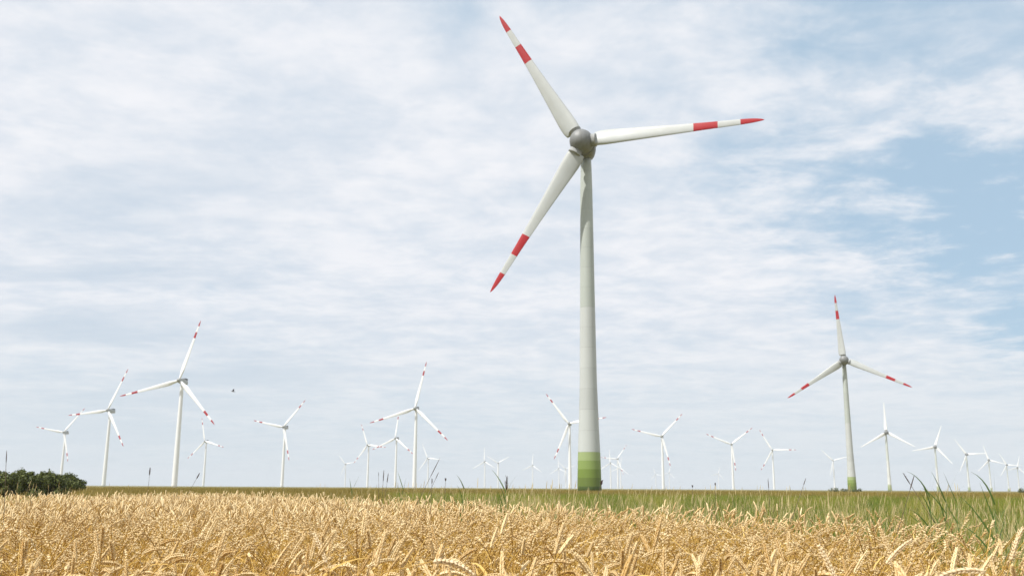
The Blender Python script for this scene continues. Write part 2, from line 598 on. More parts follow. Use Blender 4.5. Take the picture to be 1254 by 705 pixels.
def spikelet(b, c, ax, out, l, w, rnd, sides, mat):
    side = ax.cross(out).normalized()
    out = side.cross(ax).normalized()
    vs = [c - ax * l * 0.45]
    for zz, rr in ((-0.12, 1.0), (0.22, 0.8)) if sides > 4 else ((0.0, 1.0),):
        for k in range(sides):
            an = 2 * math.pi * k / sides
            vs.append(c + ax * l * zz + (side * math.cos(an) * 1.15 + out * math.sin(an) * 0.85) * w * rr)
    vs.append(c + ax * l * 0.62 + out * w * 0.3)
    fs = []
    nr = 2 if sides > 4 else 1
    for k in range(sides):
        k2 = (k + 1) % sides
        fs.append((0, 1 + k2, 1 + k))
        if nr == 2:
            fs.append((1 + k, 1 + k2, 1 + sides + k2, 1 + sides + k))
        o = 1 + (nr - 1) * sides
        fs.append((o + k, o + k2, len(vs) - 1))
    b.add(vs, fs, mat, rnd)


def wheat_parts(rs, lod, h=None, lean=None, droop=None, az=None, earlen=None):
    """returns the stem, leaf and ear builders of one stalk"""
    h = h or rs.uniform(0.80, 0.90)
    lean = (rs.uniform(0.02, 0.26) if rs.random() < 0.85 else rs.uniform(0.3, 0.65)) if lean is None else lean
    droop = (rs.choice([rs.uniform(0.1, 0.7), rs.uniform(0.7, 1.7), rs.uniform(1.5, 2.7), rs.uniform(1.7, 2.8)])) if droop is None else droop
    az = rs.gauss(-0.2, 1.3) if az is None else az
    earlen = earlen or rs.uniform(0.066, 0.094)
    pts, ep, d = wheat_path(rs, h, lean, droop, az, (10, 7, 4)[lod], earlen)
    st, lf, er = MB(), MB(), MB()
    n = len(pts)
    st.tube(pts, [0.0021 - 0.0009 * i / n for i in range(n)] if lod < 1 else [0.0031 - 0.0011 * i / n for i in range(n)], (5, 3, 3)[lod], 0, False, 0.45)
    # leaves
    for q in range((3, 2, 1)[lod]):
        t = rs.uniform(0.4, 0.86)
        p, tg = lerp_path(pts, t)
        la = rs.uniform(0, 2 * math.pi)
        ld = Vector((math.cos(la), math.sin(la), 0))
        L = rs.uniform(0.12, 0.26)
        a, lp, ws = rs.uniform(0.2, 0.7), [p.copy()], [0.006]
        ns = (7, 5, 3)[lod]
        cur = rs.uniform(0.8, 2.6)
        pp = p.copy()
        wmax = rs.uniform(0.006, 0.012)
        for i in range(ns):
            f = (i + 1) / ns
            aa = a + cur * f
            pp = pp + (ld * math.sin(aa) + Vector((0, 0, 1)) * math.cos(aa)) * L / ns
            lp.append(pp.copy()); ws.append(max(wmax * (1 - f ** 2), 0.0006))
        sd = Vector((-ld.y, ld.x, rs.uniform(-0.5, 0.5))).normalized()
        lf.ribbon(lp, ws, sd, 1, rs.uniform(0.2, 1.0))
    # ear
    if lod == 2:
        m6 = len(ep)
        er.tube(ep, [0.003, 0.0075, 0.0062, 0.0078, 0.006, 0.0062, 0.0016][:m6], 4, 2, True, rs.uniform(0.3, 0.9))
    else:
        rows = 11 if lod == 0 else 8
        base = rs.uniform(0.35, 0.75)
        er.tube(ep, [0.0016] * 6 + [0.0008], 3, 2, False, base)
        side = Vector((-d.y, d.x, 0))
        rot = rs.uniform(0, math.pi)
        for i in range(rows):
            f = (i + 0.6) / rows
            p, tg = lerp_path(ep, min(f, 0.999))
            up = tg.cross(side).normalized()
            o1 = (side * math.cos(rot) + up * math.sin(rot)).normalized()
            o2 = (up * math.cos(rot) - side * math.sin(rot)).normalized()
            size = math.sin(math.pi * min(1.0, 0.22 + f * 0.70)) ** 0.6
            outs = [o1 if i % 2 else -o1]
            outs += [o2, -o2] if lod == 0 else [o2 if i % 2 else -o2]
            if lod == 0:
                outs += [-outs[0] * 0.8]
            for q, o in enumerate(outs):
                o = (o + Vector((rs.uniform(-.2, .2), rs.uniform(-.2, .2), rs.uniform(-.2, .2)))).normalized()
                ax = (tg + o * rs.uniform(0.28, 0.5)).normalized()
                spikelet(er, p + o * 0.0036 * size, ax, o, rs.uniform(0.0125, 0.0155) * (0.7 + 0.3 * size), 0.0030 * (0.65 + 0.35 * size),
                         min(1, max(0, base + rs.uniform(-0.3, 0.3))), 5 if lod == 0 else 4, 2)
                if lod == 0 and rs.random() < 0.35 + 0.4 * f:
                    tip = p + o * 0.0042 + ax * 0.009
                    e = tip + (tg * 0.8 + o * 0.5).normalized() * rs.uniform(0.006, 0.018)
                    w = Vector((0.0004, 0.0004, 0))
                    er.add([tip - w, tip + w, e], [(0, 1, 2)], 2, base)
    return st, lf, er


def merged(parts):
    o = MB()
    for b in parts:
        k = len(o.v)
        o.v += b.v; o.r += b.r; o.m += b.m
        o.f += [tuple(i + k for i in f) for f in b.f]
    return o


class Cloud:
    """gathers many transformed copies of small builders into one mesh with numpy"""
    def __init__(self):
        self.V, self.R, self.LV, self.LT, self.MI, self.n = [], [], [], [], [], 0

    @staticmethod
    def prep(b):
        return (np.array(b.v, np.float32), np.array(b.r, np.float32), np.array([i for f in b.f for i in f], np.int32),
                np.array([len(f) for f in b.f], np.int32), np.array(b.m, np.int32))

    def scatter(self, proto, X, Y, Z, rot, scl, tone):
        v, r, lv, lt, mi = proto
        N = len(X)
        if N == 0:
            return
        c, s = np.cos(rot)[:, None], np.sin(rot)[:, None]
        P = np.empty((N, len(v), 3), np.float32)
        sc = scl[:, None]
        P[:, :, 0] = (v[None, :, 0] * c - v[None, :, 1] * s) * sc + X[:, None]
        P[:, :, 1] = (v[None, :, 0] * s + v[None, :, 1] * c) * sc + Y[:, None]
        P[:, :, 2] = v[None, :, 2] * sc + Z[:, None]
        self.V.append(P.reshape(-1, 3))
        self.R.append(np.clip(r[None, :] + tone[:, None], 0, 1).astype(np.float32).reshape(-1))
        self.LV.append((lv[None, :] + (self.n + np.arange(N) * len(v))[:, None]).astype(np.int32).reshape(-1))
        self.LT.append(np.tile(lt, N)); self.MI.append(np.tile(mi, N))
        self.n += N * len(v)

    def mesh(self, name, mats, smooth=False):
        V, LV, LT, MI, Rr = (np.concatenate(a) for a in (self.V, self.LV, self.LT, self.MI, self.R))
        me = bpy.data.meshes.new(name)
        me.vertices.add(len(V)); me.vertices.foreach_set('co', V.reshape(-1))
        me.loops.add(len(LV)); me.loops.foreach_set('vertex_index', LV)
        me.polygons.add(len(LT))
        st = np.zeros(len(LT), np.int32); st[1:] = np.cumsum(LT)[:-1]
        me.polygons.foreach_set('loop_start', st)
        for m in mats:
            me.materials.append(m)
        me.polygons.foreach_set('material_index', MI)
        me.polygons.foreach_set('use_smooth', np.full(len(LT), smooth))
        at = me.attributes.new('rnd', 'FLOAT', 'POINT')
        at.data.foreach_set('value', Rr)
        me.update(calc_edges=True)
        print(name, len(V), 'verts', len(LT), 'faces')
        return me


# far rim of the wheat as distance per bearing (degrees right of straight ahead)
RIM_A = [-60, -40, -28, -25, -20, -15, -8, 0, 7, 15, 22, 26, 28.5, 32, 40, 60]
RIM_D = [18, 20, 20, 22, 28, 27, 19, 13.0, 10.6, 10.2, 8.6, 5.9, 3.9, 3.2, 2.7, 2.4]


def rim(a):
    return np.interp(a, RIM_A, RIM_D)


def sector(dens, a0, a1, r0, r1):
    """random points in a ring sector at a density per square metre that may depend on distance"""
    area = 0.5 * rad(a1 - a0) * (r1 * r1 - r0 * r0)
    N = int(area * dens)
    rr = np.sqrt(rng.uniform(r0 * r0, r1 * r1, N))
    aa = rng.uniform(a0, a1, N)
    return aa, rr


rs = random.Random(3)
cloud = Cloud()
LODS = [[Cloud.prep(merged(wheat_parts(rs, lod))) for _ in range(nv)] for lod, nv in ((0, 24), (1, 26), (2, 14))]
total = 0
for lod, (r0, r1, dens) in enumerate([(1.9, 4.0, 235), (4.0, 8.5, 255), (8.5, 28, 200)]):
    a0, a1 = (-52, 48) if lod == 0 else ((-42, 40) if lod == 1 else (-36, 30))
    aa, rr = sector(dens, a0, a1, r0, r1)
    edge = rim(aa) * (1 + 0.05 * np.sin(aa * 1.7) + rng.normal(0, 0.035, len(aa)))
    k = rr < edge
    aa, rr = aa[k], rr[k]
    X, Y = rr * np.sin(np.radians(aa)), rr * np.cos(np.radians(aa))
    wob = 0.5 + 0.5 * np.sin(X * 1.3 + 0.6 * np.sin(Y * 0.9)) * np.sin(Y * 0.8 + 1.0)
    scl = rng.normal(0.985, 0.075, len(X)) * (0.965 + 0.07 * wob)
    scl = np.clip(scl, 0.72, 1.13)
    rot = rng.normal(0.0, (0.9, 1.2, 1.8)[lod], len(X))
    tone = rng.normal(0, 0.22, len(X))
    vi = rng.integers(0, len(LODS[lod]), len(X))
    for q, proto in enumerate(LODS[lod]):
        s = vi == q
        cloud.scatter(proto, X[s], Y[s], np.zeros(s.sum()), rot[s], scl[s], tone[s])
    total += len(X)
print('stalks', total)
tag(link('wheat_field', cloud.mesh('wheat_field', [M_straw, M_leaf, M_ear], True)), 'ripe golden wheat filling the foreground', 'wheat', kind='stuff')

# single ears that stand out at the front of the field
LONE = [  # picture column, distance, height of the top, lean, droop, azimuth, mat, label
    (733, 1.35, 1.045, 0.06, 0.5, 0.3, 'fat pale blurred wheat ear at the bottom edge below the huge tower'),
    (748, 1.45, 1.025, 0.30, 1.1, 0.2, 'pale wheat ear bending right beside the fat blurred ear at the bottom edge'),
    (661, 1.60, 1.015, 0.05, 0.2, 0.3, 'short upright pale wheat ear at the bottom edge, left of the fat blurred ears'),
    (118, 1.85, 0.985, 0.85, 0.35, 0.1, 'long pale wheat ear slanting up right above the others near the lower left corner'),
    (190, 1.75, 0.975, 1.0, 0.5, 0.1, 'pale wheat ear lying almost flat at the bottom edge in the lower left'),
    (14, 1.80, 0.995, 0.1, 0.4, 2.6, 'broad upright wheat ear in the lower left corner'),
    (1008, 2.6, 1.03, 0.08, 0.4, 2.8, 'thick upright pale wheat ear in front of the right hand third of the field'),
    (1095, 2.9, 1.03, 0.12, 0.9, 0.0, 'pale wheat ear nodding right below the reed tuft'),
    (1238, 3.1, 1.06, 0.1, 0.5, 0.2, 'tall wheat ear near the right edge standing against the green grass'),
    (1165, 2.3, 1.0, 0.35, 1.7, 2.9, 'arching wheat ear bent over to the left in the lower right'),
    (560, 2.2, 1.0, 0.25, 2.0, 0.0, 'arched wheat ear bent right over, left of bottom centre'),
    (395, 3.0, 1.03, 0.1, 0.5, 2.8, 'stout upright wheat ear standing above the field left of centre'),
]
for i, (px, dist, top, lean, droop, az, label) in enumerate(LONE):
    r2 = random.Random(40 + i)
    el = 0.10
    for it in range(3):
        st, lf, er = wheat_parts(random.Random(40 + i), 0, 0.9 if it == 0 else hh, lean, droop, az, el)
        zt = max(v[2] for v in er.v)
        hh = (0.9 if it == 0 else hh) + (top - zt)
    cx = sum(v[0] for v in er.v) / len(er.v)
    cy = sum(v[1] for v in er.v) / len(er.v)
    x, y = bearing(px, dist)
    root = bpy.data.objects.new('wheat_stalk', None)
    root.empty_display_size = 0.1
    COL.objects.link(root)
    root.location = (x - cx, y - cy, 0)
    tag(root, label, 'wheat stalk', 'wheat ears standing out at the front')
    for nm, bb, mt in (('stem', st, M_straw), ('leaf', lf, M_leaf), ('ear', er, M_pale)):
        bb.m = [0] * len(bb.m)
        link(nm, bb.mesh(nm, [mt], nm != 'leaf'), root)


# ------------------------------------------------------------------ grass beyond the wheat
def blade_of_grass(b, rs, x, y, h, w, lean, az, mat, rnd, seg=4, curl=0.8):
    d = Vector((math.cos(az), math.sin(az), 0))
    p = Vector((x, y, 0))
    pts, ws = [p.copy()], [w]
    for i in range(seg):
        f = (i + 1) / seg
        a = lean + curl * f * f
        p = p + (d * math.sin(a) + Vector((0, 0, 1)) * math.cos(a)) * h / seg
        pts.append(p.copy()); ws.append(max(w * (1 - f ** 1.5), w * 0.08))
    sa = az + math.pi / 2 + rs.uniform(-0.8, 0.8)
    b.ribbon(pts, ws, (math.cos(sa), math.sin(sa), 0), mat, rnd)


def tuft(rs, n, hmin, hmax, w, spread, mat, curl=(0.1, 1.1), lean=(0.0, 0.3), bias=None):
    b = MB()
    for _ in range(n):
        a = rs.uniform(0, 2 * math.pi) if bias is None else rs.gauss(bias, 0.9)
        q, ra = rs.uniform(0, 2 * math.pi), spread * math.sqrt(rs.random())
        blade_of_grass(b, rs, ra * math.cos(q), ra * math.sin(q), rs.uniform(hmin, hmax), w * rs.uniform(0.6, 1.3),
                       rs.uniform(*lean), a, mat, rs.uniform(0.1, 0.9), 4, rs.uniform(*curl))
    return b


def dry_stalk(rs, hmin, hmax):
    """thin pale grass stalk with a slender seed spike"""
    b = MB()
    h = rs.uniform(hmin, hmax)
    az = rs.gauss(0.1, 1.5)
    lean, curl = rs.uniform(0.0, 0.2), rs.uniform(0.0, 0.5)
    d = Vector((math.cos(az), math.sin(az), 0))
    p = Vector((0, 0, 0)); pts = [p.copy()]
    for i in range(7):
        a = lean + curl * ((i + 1) / 7) ** 2
        p = p + (d * math.sin(a) + Vector((0, 0, 1)) * math.cos(a)) * h / 7
        pts.append(p.copy())
    b.tube(pts, [0.0030] * 4 + [0.0024, 0.0019, 0.0014, 0.0008], 3, 0, False, rs.uniform(0.3, 0.9))
    q0, q1 = lerp_path(pts, 0.85)[0], pts[-1]
    m_ = (q0 + q1) * 0.5
    b.tube([q0, q0.lerp(m_, .6), m_, q1.lerp(m_, .4), q1], [0.001, 0.0042, 0.005, 0.0035, 0.0008], 4, 0, False, rs.uniform(0.4, 1))
    for _ in range(3):
        blade_of_grass(b, rs, rs.uniform(-.05, .05), rs.uniform(-.05, .05), h * rs.uniform(0.6, 0.95), 0.007, rs.uniform(0, .25), rs.uniform(0, 6.28), 0, rs.uniform(.4, 1), 4, rs.uniform(.1, .9))
    return b


rs = random.Random(5)
g_near = [Cloud.prep(tuft(rs, 34, 0.45, 0.98, 0.0075, 0.16, 0)) for _ in range(8)]
g_mid = [Cloud.prep(tuft(rs, 40, 0.5, 0.98, 0.016, 0.45, 0)) for _ in range(8)]
g_far = [Cloud.prep(tuft(rs, 60, 0.55, 1.0, 0.035, 1.3, 0, (0.1, 0.6), (0.0, 0.2))) for _ in range(6)]
g_dark = [Cloud.prep(tuft(rs, 26, 0.6, 1.08, 0.016, 0.22, 1, (0.0, 0.7), (0.0, 0.3))) for _ in range(6)]
d_near = [Cloud.prep(dry_stalk(rs, 0.85, 1.2)) for _ in range(14)]


def spread(cl, protos, dens, a0, a1, r0, r1, beyond=0.0, smin=0.8, smax=1.1, keep=None):
    aa, rr = sector(dens, a0, a1, r0, r1)
    k = rr > rim(aa) * 1.0 + beyond
    if keep is not None:
        k &= keep(aa, rr)
    aa, rr = aa[k], rr[k]
    X, Y = rr * np.sin(np.radians(aa)), rr * np.cos(np.radians(aa))
    vi = rng.integers(0, len(protos), len(X))
    rot, scl, tone = rng.uniform(-0.5, 0.5, len(X)), rng.uniform(smin, smax, len(X)), rng.normal(0, 0.18, len(X))
    for q, p in enumerate(protos):
        s = vi == q
        cl.scatter(p, X[s], Y[s], np.zeros(s.sum()), rot[s], scl[s], tone[s])


def clear_tower(aa, rr):
    x, y = rr * np.sin(np.radians(aa)), rr * np.cos(np.radians(aa))
    return (x - 13.99) ** 2 + (y - 171.93) ** 2 > 3.2 ** 2


cl = Cloud()
spread(cl, g_near, 15, -16, 46, 2.2, 15, 0.15, 0.5, 1.08)
spread(cl, g_mid, 4, -24, 42, 14, 34, 0.5, 0.62, 1.06)
spread(cl, g_mid, 2.2, -9, 38, 34, 90, 0, 0.75, 1.03)
spread(cl, g_dark, 3.0, -12, 44, 4, 16, 0.4, 0.7, 1.06, lambda a, r: np.sin(a * 1.1 + 0.7 * r) + np.sin(a * 0.45 - r) > 0.1)
spread(cl, g_dark, 0.9, -14, 38, 16, 40, 0.4, 0.75, 1.0, lambda a, r: np.sin(a * 0.8 + 0.3 * r) > 0.3)
tag(link('meadow_grass', cl.mesh('meadow_grass', [M_grass, M_reed])), 'green grass growing behind the wheat', 'grass', kind='stuff')
cl = Cloud()
spread(cl, d_near, 14, -36, 4, 6, 20, -0.2, 0.8, 1.12)
spread(cl, d_near, 16, 4, 42, 4.5, 18, 0.3, 0.62, 0.97)
spread(cl, d_near, 3.5, -34, 34, 16, 30, -0.5, 0.9, 1.1)
tag(link('dry_grass', cl.mesh('dry_grass', [M_dry])), 'pale dry grass stalks along the edge of the wheat', 'dry grass', kind='stuff')
cl = Cloud()
spread(cl, g_far, 1.1, -34, -8, 32, 110, 0, 0.85, 1.06, lambda a, r: (a > -23.6) | (r > 114))
spread(cl, g_far, 1.1, -8, 34, 86, 112, 0, 0.85, 1.06)
spread(cl, g_far, 0.16, -33, 33, 110, 260, 0, 0.9, 1.08, clear_tower)
tag(link('distant_crop', cl.mesh('distant_crop', [M_crop])), 'olive brown crop reaching to the horizon', 'crop', kind='stuff')


# ------------------------------------------------------------------ single plants above the horizon
def stand(name, px, dist, label, cat, group):
    root = bpy.data.objects.new(name, None)
    root.empty_display_size = 0.2
    COL.objects.link(root)
    x, y = bearing(px, dist)
    root.location = (x, y, 0)
    return tag(root, label, cat, group)


def reed(px, dist, h, n, lean, plume, seed, label):
    r2 = random.Random(seed)
    root = stand('reed_plant', px, dist, label, 'reed', 'green reeds among the grass')
    b = MB()
    d = Vector((math.cos(lean[1]), math.sin(lean[1]), 0)) * math.sin(lean[0]) + Vector((0, 0, 1)) * math.cos(lean[0])
    top = h * (0.93 if not plume else 0.86)
    pts = [d * top * f for f in (0, .25, .5, .75, 1)]
    b.tube(pts, [0.0045, 0.004, 0.0035, 0.003, 0.0016], 6)
    link('stem', b.mesh('stem', [M_reed]), root)
    for i in range(n):
        f = 0.55 + 0.47 * i / max(1, n - 1)
        p = d * top * f
        az = (0.0 if i % 2 else math.pi) + r2.gauss(0, 0.35) + (lean[1] if False else 0)
        ld = Vector((math.cos(az), math.sin(az), 0))
        L = r2.uniform(0.20, 0.32) * (1.0 if f < 0.85 else 0.8)
        a = r2.uniform(0.08, 0.5)
        cur = r2.uniform(-0.15, 0.8)
        lp, ws, pp = [p.copy()], [0.008], p.copy()
        for k in range(6):
            g = (k + 1) / 6
            aa = a + cur * g * g
            pp = pp + (ld * math.sin(aa) + Vector((0, 0, 1)) * math.cos(aa)) * L / 6
            lp.append(pp.copy()); ws.append(max(0.0115 * (1 - g ** 1.8), 0.0008))
        lb = MB()
        lb.ribbon(lp, ws, Vector((-ld.y * 0.5 + 0.4, ld.x * 0.5 + 0.55, 0.25)).normalized(), 0, r2.uniform(0.1, 0.9))
        link('leaf', lb.mesh('leaf', [M_reed]), root)
    if plume:
        pb = MB()
        c0 = d * top
        for k in range(26):
            f = r2.random()
            base = c0 + d * 0.13 * f - d * 0.02
            az = r2.gauss(0.2, 1.2)
            e = base + Vector((math.cos(az) * 0.02, math.sin(az) * 0.02, 0.045)) * (1.15 - f * 0.6)
            pb.tube([base, base.lerp(e, .5), e], [0.0008, 0.0021, 0.0005], 4, 0, False, r2.random())
        link('plume', pb.mesh('plume', [M_seed]), root)


reed(615, 8.8, 1.32, 12, (0.03, 0), True, 1, 'dark green reed with a purple brown plume left of the huge tower')
reed(1131, 7.6, 1.20, 18, (0.04, 0.2), False, 2, 'dense green reed tuft right of the second largest turbine')
reed(1140, 7.8, 1.17, 14, (0.10, 0.1), False, 3, 'leaning green reed on the right flank of the dense reed tuft')
reed(1204, 5.6, 1.14, 11, (0.05, 0.1), False, 4, 'green reed with forked leaves near the right edge')
reed(561, 10.5, 1.20, 7, (0.06, 0.2), False, 5, 'green reed with one upright leaf, left of the plumed reed')
reed(481, 13, 1.20, 7, (0.12, 0.1), False, 6, 'green reed leaning right, left of the tall mid left turbine')
reed(418, 14, 1.22, 6, (0.15, 0.1), False, 7, 'short green reed leaning right under a tiny turbine, left of centre')
reed(1165, 8.5, 1.12, 7, (0.03, 0.1), False, 8, 'short green reed between the reed tuft and the forked reed')
reed(780, 9.6, 1.02, 8, (0.03, 0.1), False, 9, 'short green reed just right of the huge tower')
reed(865, 10.0, 1.0, 8, (0.05, 0.1), False, 10, 'short green reed below the V bladed turbine, right of centre')


def seed_stalk(px, dist, top, head, lean, label, drop=False):
    """thin stem with a dark seed head; head = (length, radius)"""
    root = stand('seed_stalk', px, dist, label, 'seed stalk', 'thin seed stalks against the sky')
    h, hr = head
    sx = math.sin(lean)
    d = Vector((sx, 0.05, math.cos(lean))).normalized()
    L = (top - h * d.z) / d.z
    b = MB()
    off = -d * (top / d.z) ; off.z = 0
    P = lambda s: d * s + off * 0.0 - Vector((d.x, d.y, 0)) * (top / d.z)
    b.tube([P(0), P(L * .3), P(L * .6), P(L * 0.85), P(L)], [0.0026, 0.0024, 0.0021, 0.0019, 0.0017], 5)
    link('stem', b.mesh('stem', [M_bark]), root)
    b = MB()
    prof = [(0, .25), (.12, .75), (.35, 1), (.6, .9), (.85, .6), (1, .12)]
    q = [P(L + h * f) for f, _ in prof]
    b.tube(q, [hr * r for _, r in prof], 8)
    r2 = random.Random(int(px))
    for k in range(30):
        f = r2.uniform(0.05, 0.95)
        az = r2.uniform(0, 6.28)
        p = P(L + h * f)
        e = p + Vector((math.cos(az), math.sin(az), r2.uniform(0.3, 1.2))) * hr * 1.25
        b.tube([p, e], [hr * .3, hr * .1], 4, 0, False, r2.random())
    link('seed_head', b.mesh('seed_head', [M_seed]), root)


SEEDS = [
    (182, 12, 1.36, (.09, .007), 0.0, 'upright stalk with a dark club head between the two largest left turbines'),
    (243.5, 11, 1.29, (.07, .006), 0.45, 'tilted dark seed stalk at the foot of the small turbine second from left group'),
    (469.5, 11, 1.34, (.13, .005), 0.03, 'straight slim dark seed stalk, cluster left of tall mid left turbine'),
    (475, 11.5, 1.31, (.11, .0055), 0.10, 'slim dark seed stalk leaning slightly right, cluster left of tall mid left turbine'),
    (463, 12, 1.33, (.05, .003), -0.05, 'faint thin seed stalk, leftmost of the cluster by the tall mid left turbine'),
    (538, 9, 1.42, (.20, .0035), 0.45, 'long thin stalk tilted right across the tiny turbine right of the tall mid left one'),
    (537, 9.5, 1.30, (.08, .0035), 0.42, 'shorter tilted stalk below the long tilted stalk'),
    (529, 11, 1.25, (.06, .006), 0.02, 'stubby dark upright seed head below the long tilted stalk'),
    (545.5, 10, 1.24, (.022, .008), 0.02, 'small round dark seed head right of the long tilted stalks'),
    (737.5, 9, 1.22, (.04, .010), 0.3, 'dark leafy seed head touching the right side of the green tower base'),
    (848, 11, 1.19, (.02, .007), 0.0, 'tiny round seed head on the horizon right of the medium red banded turbine'),
    (876, 11, 1.22, (.03, .006), 0.03, 'tiny dark seed head left of the V bladed turbine'),
    (941, 9, 1.25, (.09, .003), 0.0, 'thin upright seed stalk at the foot of the level bladed turbine'),
    (987.5, 8, 1.24, (.06, .003), 0.4, 'thin tilted stalk left of the second largest turbine'),
    (3, 8, 1.40, (.10, .003), -0.1, 'thin dark stalk at the left edge in front of the trees'),
    (1107, 7.2, 1.27, (.09, .0036), -0.5, 'purple brown grass head nodding left beside the dense reed tuft'),
    (1121, 7.4, 1.26, (.12, .0036), 0.38, 'purple brown grass head leaning right beside the dense reed tuft'),
]
for a in SEEDS:
    seed_stalk(*a)

# ------------------------------------------------------------------ trees on the left
def tree(px, dist, h, w, seed, label, name='broadleaf_tree', group='trees in the dark clump', n=3600, cat='tree'):
    r2 = random.Random(seed)
    x, y = bearing(px, dist)
    root = bpy.data.objects.new(name, None)
    COL.objects.link(root)
    root.location = (x, y, 0)
    tag(root, label, cat, group)
    tb = MB()
    k = (h + w) / 9.0
    tb.tube([(0, 0, -0.1), (0.05, 0, h * .2), (-0.05, .05, h * .45), (0, 0, h * .8)], [0.2 * k, 0.15 * k, 0.11 * k, 0.03 * k], 8)
    lobes = []
    for i in range(14):
        a = r2.uniform(0, 6.28)
        f = r2.uniform(0.12, 0.84)
        rad_ = w * 0.5 * r2.uniform(0.35, 0.8) * (1.1 - 0.8 * max(0, f - 0.5) * 1.6)
        c = Vector((rad_ * math.cos(a), rad_ * math.sin(a), h * f))
        lobes.append((c, r2.uniform(0.17, 0.26) * (w + h) * 0.5))
        s = Vector((0, 0, h * f * 0.7))
        tb.tube([s, s.lerp(c, .5) + Vector((0, 0, .1 * k)), c], [0.06 * k, 0.04 * k, 0.012 * k], 5)
    lobes.append((Vector((r2.uniform(-.1, .1) * w, 0, h * .86)), h * .14))
    link('trunk', tb.mesh('trunk', [M_bark]), root)
    cb = MB()
    for i in range(n):
        c, rr = r2.choice(lobes)
        v = Vector((r2.gauss(0, 1), r2.gauss(0, 1), r2.gauss(0, 1))).normalized()
        p = c + v * rr * (r2.uniform(0.35, 1.08)) * Vector((1, 1, .85)).length / 1.65
        if p.z < 0.15:
            continue
        s = r2.uniform(0.14, 0.30) * k
        nrm = (v + Vector((r2.gauss(0, .5), r2.gauss(0, .5), r2.gauss(0, .5) + .3))).normalized()
        t1 = nrm.cross(Vector((r2.gauss(0, 1), r2.gauss(0, 1), r2.gauss(0, 1)))).normalized()
        t2 = nrm.cross(t1)
        cb.add([p - t1 * s, p - t2 * s * .6, p + t1 * s, p + t2 * s * .6], [(0, 1, 2, 3)], 0, r2.random())
    link('crown', cb.mesh('crown', [M_foliage], False), root)


TREES = [
    (6, 107, 2.45, 2.67, 'dark bushy tree cut by the left edge of the photo'),
    (22, 115, 2.74, 2.46, 'rounded dark tree second from the left edge'),
    (-14, 110, 2.61, 2.67, 'dark tree beyond the left edge joining the clump'),
    (37, 103, 2.44, 2.46, 'dark tree in the left half of the clump, left of the turbine behind the trees'),
    (52, 113, 2.58, 2.46, 'dense dark tree in the middle of the clump'),
    (67, 105, 2.23, 2.46, 'dark tree right below the turbine behind the trees'),
    (81, 109, 2.30, 2.25, 'lower dark tree second from the right end of the clump'),
    (92, 103, 1.90, 1.89, 'small round tree at the right end of the clump'),
]
for i, (px, dist, h, w, lab) in enumerate(TREES):
    tree(px, dist, h, w, 60 + i, lab)
SHRUBS = [
    (1021, 470, 2.10, 5.5, 'low brownish shrub left of the green base of the second largest turbine'),
    (1034, 500, 1.88, 4.0, 'low shrub close against the left of the second largest turbine base'),
    (1051, 480, 1.88, 4.0, 'low shrub right of the green base of the second largest turbine'),
    (1249, 480, 2.40, 4.0, 'small dark shrub on the horizon at the right edge'),
]
for i, (px, dist, h, w, lab) in enumerate(SHRUBS):
    tree(px, dist, h, w, 90 + i, lab, 'shrub', 'shrubs on the horizon', 700, 'shrub')

# ------------------------------------------------------------------ air
m = bpy.data.materials.new('hazy_air')
m.use_nodes = True
m.node_tree.nodes.clear()
nt = NT(m.node_tree)
out = nt.node('ShaderNodeOutputMaterial')
pv = nt.node('ShaderNodeVolumePrincipled')
pv.inputs['Color'].default_value = (0.90, 0.95, 1.0, 1)
pv.inputs['Density'].default_value = 0.00011
nt.l.new(pv.outputs[0], out.inputs['Volume'])
b = MB()
hx, z0, z1 = 9500.0, -1.0, 140.0
b.add([(-hx, -hx, z0), (hx, -hx, z0), (hx, hx, z0), (-hx, hx, z0), (-hx, -hx, z1), (hx, -hx, z1), (hx, hx, z1), (-hx, hx, z1)],
      [(3, 2, 1, 0), (4, 5, 6, 7), (0, 1, 5, 4), (1, 2, 6, 5), (2, 3, 7, 6), (3, 0, 4, 7)])
tag(link('haze', b.mesh('haze', [m], False)), 'thin pale haze over the fields', 'haze', kind='stuff')

# ------------------------------------------------------------------ bird
b = MB()
b.tube([(-.085, 0, .0), (-.06, 0, .006), (-.02, 0, .0), (.03, 0, -.002), (.06, 0, .006), (.078, 0, .008), (.09, 0, .005)], [.004, .010, .019, .021, .015, .010, .001], 10)
for s in (-1, 1):
    w = [(0.03, s * .012, .008), (0.045, s * .06, .045), (0.02, s * .12, .060), (-.035, s * .165, .055), (-.01, s * .10, .042), (-.03, s * .05, .028), (-.025, s * .012, .006)]
    lo = [(x, y, z - .004) for x, y, z in w]
    n = len(w)
    fs = [tuple(range(n)), tuple(range(n, 2 * n))[::-1]] + [(i, i + n, (i + 1) % n + n, (i + 1) % n) for i in range(n)]
    b.add(w + lo, fs, 0)
    b.add([(-.07, s * .004, .004), (-.08, s * .010, .003), (-.14, s * .024, .0), (-.085, s * .001, .0)], [(0, 1, 2, 3), (3, 2, 1, 0)], 0)
m, nt, bs = material('bird_feathers')
bs.inputs['Base Color'].default_value = (0.02, 0.02, 0.025, 1)
geo = nt.node('ShaderNodeTexCoord').outputs['Object']
sx = nt.node('ShaderNodeSeparateXYZ'); nt.l.new(geo, sx.inputs[0])
nt.put(bs.inputs['Base Color'], nt.mix(nt.smooth(sx.outputs[2], -.016, -.004), (0.6, 0.58, 0.55, 1), (0.02, 0.02, 0.025, 1)))
bird = link('bird', b.mesh('bird', [m], False))
ray = (F * 1159 + R * (285.5 - 627) - U * (479 - 352.5)).normalized()
bird.location = Vector((0, 0, EYE)) + ray * 48
bird.rotation_euler = (rad(25), rad(-10), rad(200))
tag(bird, 'small dark bird flying in the sky right of the largest left turbine', 'bird')

